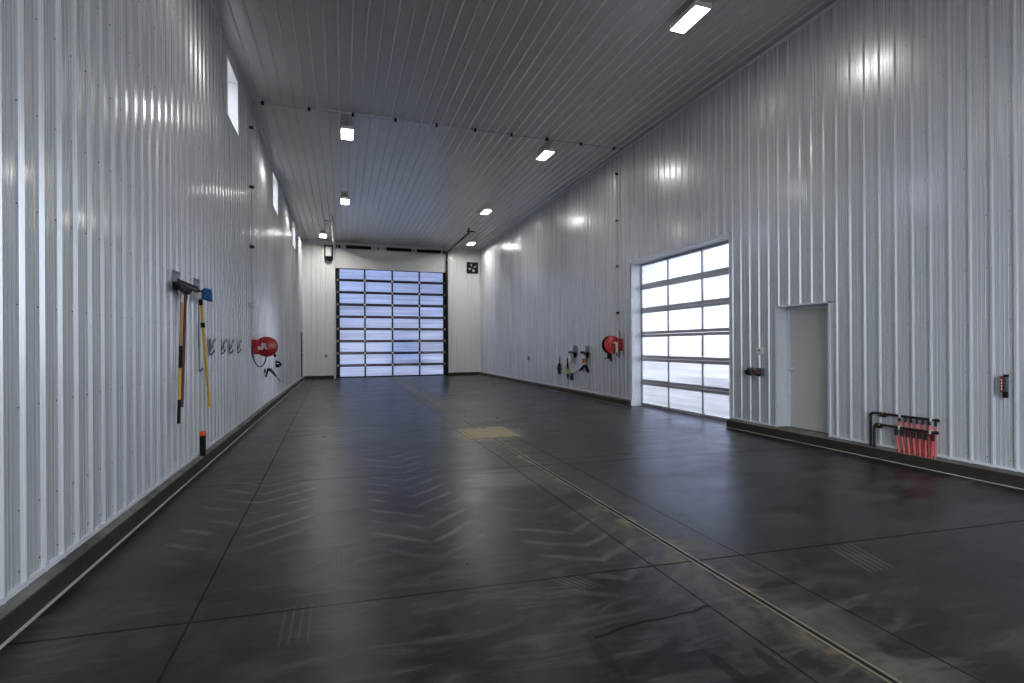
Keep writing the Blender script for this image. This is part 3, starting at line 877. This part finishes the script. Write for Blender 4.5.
t = on_wall('scrub_wand', 'R', 15.48, .86, 'black wand with a yellow green middle hanging beside black hand brush', 'wand')
q = MB(); q.tube([(-.01, -.05, .36), (.0, -.05, .12), (-.02, -.05, -.02)], [.025, .035, .045], 10); q.build('upper_grip', 'black', t)
q = MB(); q.tube([(-.02, -.05, -.02), (.0, -.05, -.12), (.01, -.05, -.20)], [.05, .06, .045], 12); q.build('sleeve', 'hivis', t)
q = MB(); q.tube([(.01, -.05, -.20), (.02, -.05, -.29), (.02, -.05, -.37)], [.04, .035, .02], 10); q.build('tip', 'black', t)

def bottle_holder(y, label, mat):
    t = on_wall('bottle_holder', 'R', y, 1.51, label, 'holder', 'holders on the far right wall')
    a = MB(); a.box(-.13, .11, -.032, -.0240, -.09, .13, .004); a.build('back_plate', mat, t)
    b = MB(); b.box(-.22, .14, -.16, -.032, -.13, -.09, .006); b.box(-.22, -.16, -.16, -.03, -.09, -.06, .004)
    b.tube([(.08, -.06, -.11), (.10, -.07, -.22), (.07, -.07, -.28)], [.05, .05, .02], 10)
    b.build('shelf', 'black', t)
bottle_holder(14.95, 'grey plate with a black shelf over the plain white bottle', 'plate_grey')
bottle_holder(14.08, 'blue plate with a black shelf over the bottle with an orange label', 'plate')
def bottle(y, label, lab):
    t = on_wall('spray_bottle', 'R', y, 1.055, label, 'bottle', 'white bottles on the right wall')
    a = MB(); a.lathe((0, -.10, 0), (0, 0, 1), [(0, .07), (.01, .078), (.17, .078), (.22, .06), (.25, .028), (.28, .026)], 20); a.build('bottle_body', 'white', t)
    if lab:
        b = MB(); b.lathe((0, -.10, .03), (0, 0, 1), [(0, .0795), (.14, .0795)], 20); b.build('label', 'label', t)
    c = MB(); c.cyl((0, -.10, .27), (0, -.10, .31), .028, n=12); c.build('cap', 'black' if lab else 'white', t)
bottle(15.15, 'plain white bottle held under the grey plate', False)
bottle(14.12, 'white bottle with an orange label under the blue plate', True)

t = on_wall('spray_gun', 'R', 14.05, .93, 'black spray gun with a long thin lance below the orange labelled bottle', 'spray gun', 'wall spray guns')
q = MB(); q.tube([(-.42, -.09, -.10), (-.25, -.10, -.02), (-.06, -.10, .06), (.05, -.10, .05)], [.03, .045, .05, .05], 10); q.build('body', 'black', t)
q = MB(); q.tube([(.02, -.10, .05), (.10, -.10, -.03), (.17, -.09, -.12)], [.05, .05, .045], 10); q.build('grip', 'black', t)
q = MB(); q.tube([(-.20, -.11, -.01), (-.16, -.10, -.08), (-.19, -.10, -.11)], .014, 8); q.build('trigger', 'black', t)
q = MB(); q.tube([(-.40, -.09, -.09), (-.68, -.10, -.17), (-.98, -.11, -.26)], .013, 8); q.build('lance', 'plate_grey', t)
t = on_wall('wall_hook', 'R', 15.09, .60, 'small black hook at the tip of the spray lance', 'hook')
q = MB(); q.box(-.10, -.02, -.06, -.0240, -.02, .11, .008); q.build('back_plate', 'black', t)
q = MB(); q.tube([(-.07, -.05, .07), (-.02, -.10, .0), (.05, -.12, -.09), (.09, -.10, -.11), (.10, -.09, -.03)], [.035, .04, .04, .035, .03], 10); q.build('hook', 'black', t)

# ------------------------------------------------------------------ right wall, near half
t = on_wall('thermostat', 'R', 7.19, 1.53, 'small white wall thermostat above the two sockets', 'thermostat')
q = MB(); q.box(-.075, .075, -.055, -.0240, -.062, .062, .008); q.build('housing', 'white', t)
q = MB(); q.box(-.03, .02, -.058, -.0545, -.0, .025, .001); q.build('display', 'socket', t)
for y, lab, red in ((7.415, 'dark grey socket left of the one with the red plug', False), (7.20, 'dark grey socket with a red plug near the plain door', True)):
    t = on_wall('power_socket', 'R', y, 1.14, lab, 'socket', 'wall sockets under the thermostat')
    q = MB(); q.box(-.06 if not red else -.075, .06 if not red else .095, -.075, -.0240, -.075, .075, .008); q.build('housing', 'socket', t)
    q = MB(); q.lathe((-.025, -.07, -.01), (-.45, -.8, -.1), [(0, .048), (.05, .048), (.055, .042), (.055, .028), (.02, .026), (.02, 0)], 16)
    q.build('plug' if red else 'inlet', 'reddark' if red else 'black', t)
    q = MB(); q.tube([(.0, -.085, -.045), (.03, -.095, -.065), (.06, -.085, -.06)], .014, 8); q.build('catch', 'black', t)

t = on_wall('tool_clip', 'R', 3.60, 1.165, 'small red and black tool clipped to right wall near the picture edge', 'tool')
q = MB(); q.box(-.10, .0, -.026, -.0240, -.11, .10, .003); q.build('back_plate', 'galv', t)
q = MB(); q.box(-.036, -.006, -.06, -.0265, -.085, .105, .008); q.build('red_grip', 'reddark', t)
q = MB()
for zz in (.055, .02, -.015, -.05):
    q.box(-.027, -.014, -.064, -.0595, zz - .01, zz + .012, .001)
q.build('grip_inlay', 'cream', t)
q = MB(); q.box(.0, .032, -.055, -.0240, -.08, .115, .006); q.build('holder_body', 'socket', t)
q = MB(); q.box(-.002, .034, -.06, -.0240, .095, .125, .004); q.build('holder_cap', 'black', t)
q = MB(); q.box(-.012, .03, -.065, -.0240, -.15, -.075, .006); q.build('holder_foot', 'black', t)

# floor heating manifold on the curb
t = on_wall('heating_manifold', 'R', 4.75, CURB, 'black floor heating manifold with red tubes on the right curb', 'manifold')
ZU, ZL = .478, .318
def bend(x0, x1, z, n):
    r = .05
    pts = [(x0, -n, -.022), (x0, -n, z - r)]
    for i in range(1, 6):
        a = pi / 2 * i / 5
        pts.append((x0 + r - r * cos(a), -n, z - r + r * sin(a)))
    return pts + [(x1, -n, z)]
for x0, z, n in ((-.40, ZU, .055), (-.335, ZL, .075)):
    q = MB(); q.tube(bend(x0, .47, z, n), .0175, 12); p = q.build('header_pipe', 'copper', t)
    q = MB(); q.lathe((.44, -n, z), (1, 0, 0), [(0, .022), (.035, .022), (.045, .012), (.045, 0)], 12); q.build('end_cap', 'blackmetal', p)
    vx = -.22 if z == ZU else -.26
    q = MB(); q.lathe((vx - .05, -n, z), (1, 0, 0), [(0, .02), (.03, .026), (.06, .026), (.09, .02)], 12); q.build('valve', 'copper', p)
    q = MB(); q.lathe((vx + .0, -n, z), (1, 0, 0), [(-.006, .027), (.02, .027)], 12); q.build('brass_collar', 'brass', p)
    q = MB(); q.box(vx - .05, vx + .03, -n - .03, -n + .03, z - .045, z - .025, .004); q.cyl((vx, -n, z), (vx, -n, z - .03), .01, n=8); q.build('valve_lever', 'blackmetal', p)
    for x in (.012, .395):
        q = MB(); q.box(x - .012, x + .012, -n - .022, -.0240, z - .022, z + .022, .004); q.build('pipe_clip', 'white', p)
for i in range(7):
    xu = .0 + i * .0735; xl = -.028 + i * .0735 + (.012 if i == 6 else 0)
    q = MB(); q.tube([(xu, -.055, ZU), (xu, -.055, ZU - .085)], .011, 10); q.cyl((xu, -.055, ZU - .04), (xu, -.055, ZU - .075), .016, n=10); q.build('outlet', 'blackmetal', t)
    q = MB(); q.tube([(xl, -.085, ZL), (xl, -.085, ZL - .12)], .013, 10); q.cyl((xl, -.085, ZL - .03), (xl, -.085, ZL - .11), .019, n=10); q.build('outlet', 'blackmetal', t)
    b = .008 + i * .066
    q = MB(); q.tube([(xu, -.055, ZU - .08), (xu + .004, -.055, ZL), (b + .030, -.06, .1), (b + .034, -.062, -.022)], .0135, 10); q.build('red_tube', 'redtube', t)
    q = MB(); q.tube([(xl, -.085, ZL - .115), (xl + (b - xl) * .5, -.082, .09), (b, -.078, -.027)], .0135, 10); q.build('red_tube', 'redtube', t)

# ------------------------------------------------------------------ back wall fittings
t = on_wall('exhaust_fan', 'B', 6.93, 6.02, 'square black wall fan high beside the tall back door', 'fan')
q = MB()
for a in ((-.32, .32, .26, .31), (-.32, .32, -.31, -.26)): q.box(a[0], a[1], -.13, -.0240, a[2], a[3], .006)
for a in ((-.32, -.27), (.27, .32)): q.box(a[0], a[1], -.13, -.0240, -.31, .31, .006)
q.build('frame', 'black', t)
q = MB(); q.box(-.28, .28, -.03, -.022, -.27, .27); q.build('back_plate', 'black', t)
q = MB()
for k in range(4):
    a0 = k * pi / 2 + .4
    pts = []
    for (r, da, yv) in ((.05, -.25, -.05), (.24, -.36, -.05), (.25, .36, -.09), (.05, .5, -.08)):
        pts.append((r * cos(a0 + da), yv, r * sin(a0 + da)))
    q.add(pts + [(p[0], p[1] - .006, p[2]) for p in pts], [(0, 1, 2, 3), (7, 6, 5, 4), (0, 4, 5, 1), (1, 5, 6, 2), (2, 6, 7, 3), (3, 7, 4, 0)])
q.build('blades', 'galv', t)
q = MB(); q.lathe((0, -.03, 0), (0, -1, 0), [(0, .07), (.07, .07), (.08, .05), (.08, 0)], 20); q.build('hub', 'black', t)
q = MB()
for s in (-1, 1):
    q.tube([(s * -.28, -.125, -.27), (s * .28, -.125, .27)], .009, 6)
for r in (.13, .24):
    q.tube([(r * cos(2 * pi * i / 24), -.125, r * sin(2 * pi * i / 24)) for i in range(25)], .006, 6)
q.build('guard', 'black', t)
t = on_wall('door_switch', 'B', -.80, 1.16, 'small grey switch box left of the tall back door', 'switch')
q = MB(); q.box(-.05, .05, -.06, -.0240, -.08, .08, .006); q.build('housing', 'plate_grey', t)
q = MB(); q.box(-.02, .02, -.07, -.06, -.03, .03, .003); q.build('button', 'black', t)

t = on_wall('door_opener', 'B', -.655, 6.42, 'pale motor box in black brackets at the top left of the back door', 'door opener')
q = MB(); q.box(-.10, .13, -.30, -.04, -.17, .27, .02); q.build('motor_housing', 'white', t)
q = MB()
q.box(-.20, -.14, -.24, -.0240, -.32, .42, .006); q.box(.17, .22, -.24, -.0240, -.30, .42, .006); q.box(-.2, .22, -.06, -.0240, .36, .42, .006)
q.box(-.20, .22, -.30, -.0240, -.24, -.18, .006)
q.build('mounting_bracket', 'black', t)
q = MB(); q.lathe((0, -.2, -.24), (0, 0, -1), [(0, .17), (.04, .16), (.05, .10), (.09, .17), (.14, .15), (.17, .06), (.17, 0)], 20); q.build('gearbox', 'black', t)

t = tag(empty('torsion_springs', (2.6, YB - .2, 6.79)), 'shaft with three black coil springs above the back door', 'door spring')
q = MB(); q.cyl((-2.90, 0, 0), (2.85, 0, 0), .017, n=10); q.build('shaft', 'galv', t)
for a, b in ((-2.40, -1.15), (-.38, .94), (1.21, 2.52)):
    n = 46; pr = [(0, .035)]
    for i in range(n):
        u = (b - a) * i / n
        pr += [(u + .002, .075), (u + .5 * (b - a) / n, .090)]
    pr += [(b - a, .058), (b - a + .002, .03)]
    q = MB(); q.lathe((a, 0, 0), (1, 0, 0), pr, 16); q.build('spring', 'black', t)
for x in (-2.85, -.80, 1.07, 2.80):
    q = MB(); q.box(x - .02, x + .02, -.06, .150, -.06, .06, .004); q.build('bearing_plate', 'blackmetal', t)
for x in (-2.72, 2.70):
    q = MB(); q.lathe((x, 0, 0), (1, 0, 0), [(-.04, .10), (-.03, .08), (.04, .08), (.05, .10)], 20); q.build('cable_drum', 'blackmetal', t)

def track(x, s, mat, label, y_end, zh):
    t = tag(empty('door_track', (x, YB, 0)), label, 'door track', 'back door tracks')
    q = MB(); q.box(-.05, .05, -.15, -.03, 0, zh - .45, .006); q.box(-s * .035, -s * .05, -.15, -.05, 0, zh - .45); q.build('vertical_rail', mat, t)
    q = MB()
    pts = [(0, -.09, zh - .46)]
    for i in range(7):
        a = pi / 2 * i / 6
        pts.append((0, -.09 - .40 + .40 * cos(a), zh - .42 + .42 * sin(a)))
    pts.append((0, y_end - YB, zh))
    q.tube(pts, .045, 8); q.build('horizontal_rail', mat, t)
    q = MB(); y = y_end - YB + .05
    q.box(-.025, .025, y - .025, y + .025, zh, ZT - .03, .003); q.box(-.30, .06, y - .03, y + .03, zh + .02, zh + .06, .003) if s < 0 else q.box(-.06, .30, y - .03, y + .03, zh + .08, zh + .12, .003)
    q.build('hanger', 'black' if s > 0 else 'galv', t)
    for z in (1.2, 2.8, 4.4):
        q = MB(); q.box(-s * -.04, s * .10, -.05, -.0240, z - .03, z + .03, .003); q.build('track_bracket', 'galv', t)
track(-.37, -1, 'trim', 'steel track coloured pale as lit, rising left of the back door to the ceiling', 21.6, 6.78)  # white trim colour stands in for light on this rail
track(5.47, 1, 'blackmetal', 'dark track rising right of the back door to the ceiling', 21.9, 6.78)

# ------------------------------------------------------------------ floor drain
t = tag(empty('slot_drain', (2.555, 8.5, 0)), 'long slot drain with pale edges running down the middle of the floor', 'drain')
for y0, y1 in ((YR + .3, 8.488), (9.583, 21.6)):
    for s in (-1, 1):
        q = MB(); q.box(s * .0155, s * .031, y0 - 8.5, y1 - 8.5, .0005, .005, .001); q.build('edge_rail', 'pale_edge', t)
    q = MB(); q.box(-.0155, .0155, y0 - 8.5, y1 - 8.5, .0005, .0025); q.build('slot', 'slot', t)
t = tag(empty('basin_cover', (2.60, 9.05, 0)), 'dusty tan square basin cover in the line of the drain', 'drain cover')
q = MB(); q.box(-.48, .48, -.56, .53, .0005, .010, .004); q.build('plate', 'tan', t)
q = MB(); q.box(-.404, -.396, -.56, .53, .0095, .0106); q.box(.02, .08, .44, .50, .0095, .0108); q.build('seam', 'slot', t)

# ------------------------------------------------------------------ what stands outside the far door
t = tag(empty('parked_vehicle', (4.7, 41.0, -.03)), 'blurred blue vehicle seen through the lower panes of the back door', 'vehicle')
q = MB(); q.box(-1.0, 1.5, -1.0, 4.0, .5, 1.6, .15); q.box(-.8, .7, -.9, 1.2, 1.5, 2.3, .2); q.build('body', 'vehicle', t)
for sx in (-.75, 1.4):
    for yy in (-.2, 3.0):
        q = MB(); q.lathe((sx - .15, yy, .5), (1, 0, 0), [(0, .3), (0, .5), (.3, .5), (.3, .3)], 24); q.build('wheel', 'tyre', t)

# ------------------------------------------------------------------ daylight
w = bpy.data.worlds.new('overcast'); SC.world = w; w.use_nodes = True
nt = w.node_tree
for n in list(nt.nodes): nt.nodes.remove(n)
wo = nt.nodes.new('ShaderNodeOutputWorld'); bg = nt.nodes.new('ShaderNodeBackground')
tc = nt.nodes.new('ShaderNodeTexCoord'); sp = nt.nodes.new('ShaderNodeSeparateXYZ')
nt.links.new(tc.outputs['Generated'], sp.inputs[0])
fx = ramp(nt, sp.outputs[1], 0.1, 0.8)           # bluer and dimmer towards the far door
fz = ramp(nt, sp.outputs[2], -0.02, 0.12)
sky = mix(nt, fx, (1.0, 1.0, 1.0), (0.36, 0.48, 0.90))
skyl = mix(nt, fz, (0.80, 0.78, 0.82), sky)
cl = noise(nt, tc.outputs['Generated'], 2.5, 4.0)
skyl = mix(nt, M(nt, 'MULTIPLY', cl, 0.25), skyl, (0.9, 0.92, 1.0))
front = ramp(nt, sp.outputs[1], -0.75, 0.05, 1, 0)   # brightest, cooler sky behind the viewer
skyl = mix(nt, front, skyl, (0.78, 0.88, 1.0))
left = ramp(nt, sp.outputs[0], -.35, -.85)
nt.links.new(skyl, bg.inputs[0])
setin(nt, bg.inputs[1], M(nt, 'ADD', M(nt, 'ADD', M(nt, 'MULTIPLY', left, 7.0), M(nt, 'MULTIPLY', front, 2.1)), M(nt, 'ADD', 0.85, M(nt, 'MULTIPLY', ramp(nt, M(nt, 'ABSOLUTE', sp.outputs[0]), .35, .95), 6.0))))
nt.links.new(bg.outputs[0], wo.inputs[0])

def portal(loc, rot, sx, sy):
    l = bpy.data.lights.new('sky_portal', 'AREA'); l.shape = 'RECTANGLE'; l.size = sx; l.size_y = sy
    l.cycles.is_portal = True
    o = bpy.data.objects.new('sky_portal', l); COL.objects.link(o); o.location = loc; o.rotation_euler = rot
portal((2.585, YB + .3, 2.85), (-pi / 2, 0, 0), 5.6, 5.7)
portal((2.585, YR - .3, 2.85), (pi / 2, 0, 0), 5.6, 5.7)
portal((XR + .45, 9.775, 1.95), (0, pi / 2, 0), 3.9, 3.6)

# ------------------------------------------------------------------ camera
cam = bpy.data.cameras.new('camera'); co = bpy.data.objects.new('camera', cam); COL.objects.link(co)
cam.sensor_fit = 'HORIZONTAL'; cam.sensor_width = 36.0; cam.lens = 36.0 * 493.4 / 1024
cam.shift_y = 3.5 / 1024; cam.clip_start = 0.05; cam.clip_end = 500
co.matrix_world = Matrix.Translation((0, 0, 1.67)) @ Matrix.Rotation(-0.331, 4, 'Z') @ Matrix.Rotation(pi / 2, 4, 'X') @ Matrix.Rotation(-0.006, 4, 'Z')
SC.camera = co

SC.view_settings.view_transform = 'Standard'
SC.view_settings.look = 'None'
SC.view_settings.exposure = 0.0
SC.cycles.use_denoising = True
SC.cycles.max_bounces = 10
SC.cycles.diffuse_bounces = 5
SC.cycles.glossy_bounces = 5
SC.cycles.transmission_bounces = 8
SC.cycles.transparent_max_bounces = 12
SC.cycles.sample_clamp_indirect = 6.0
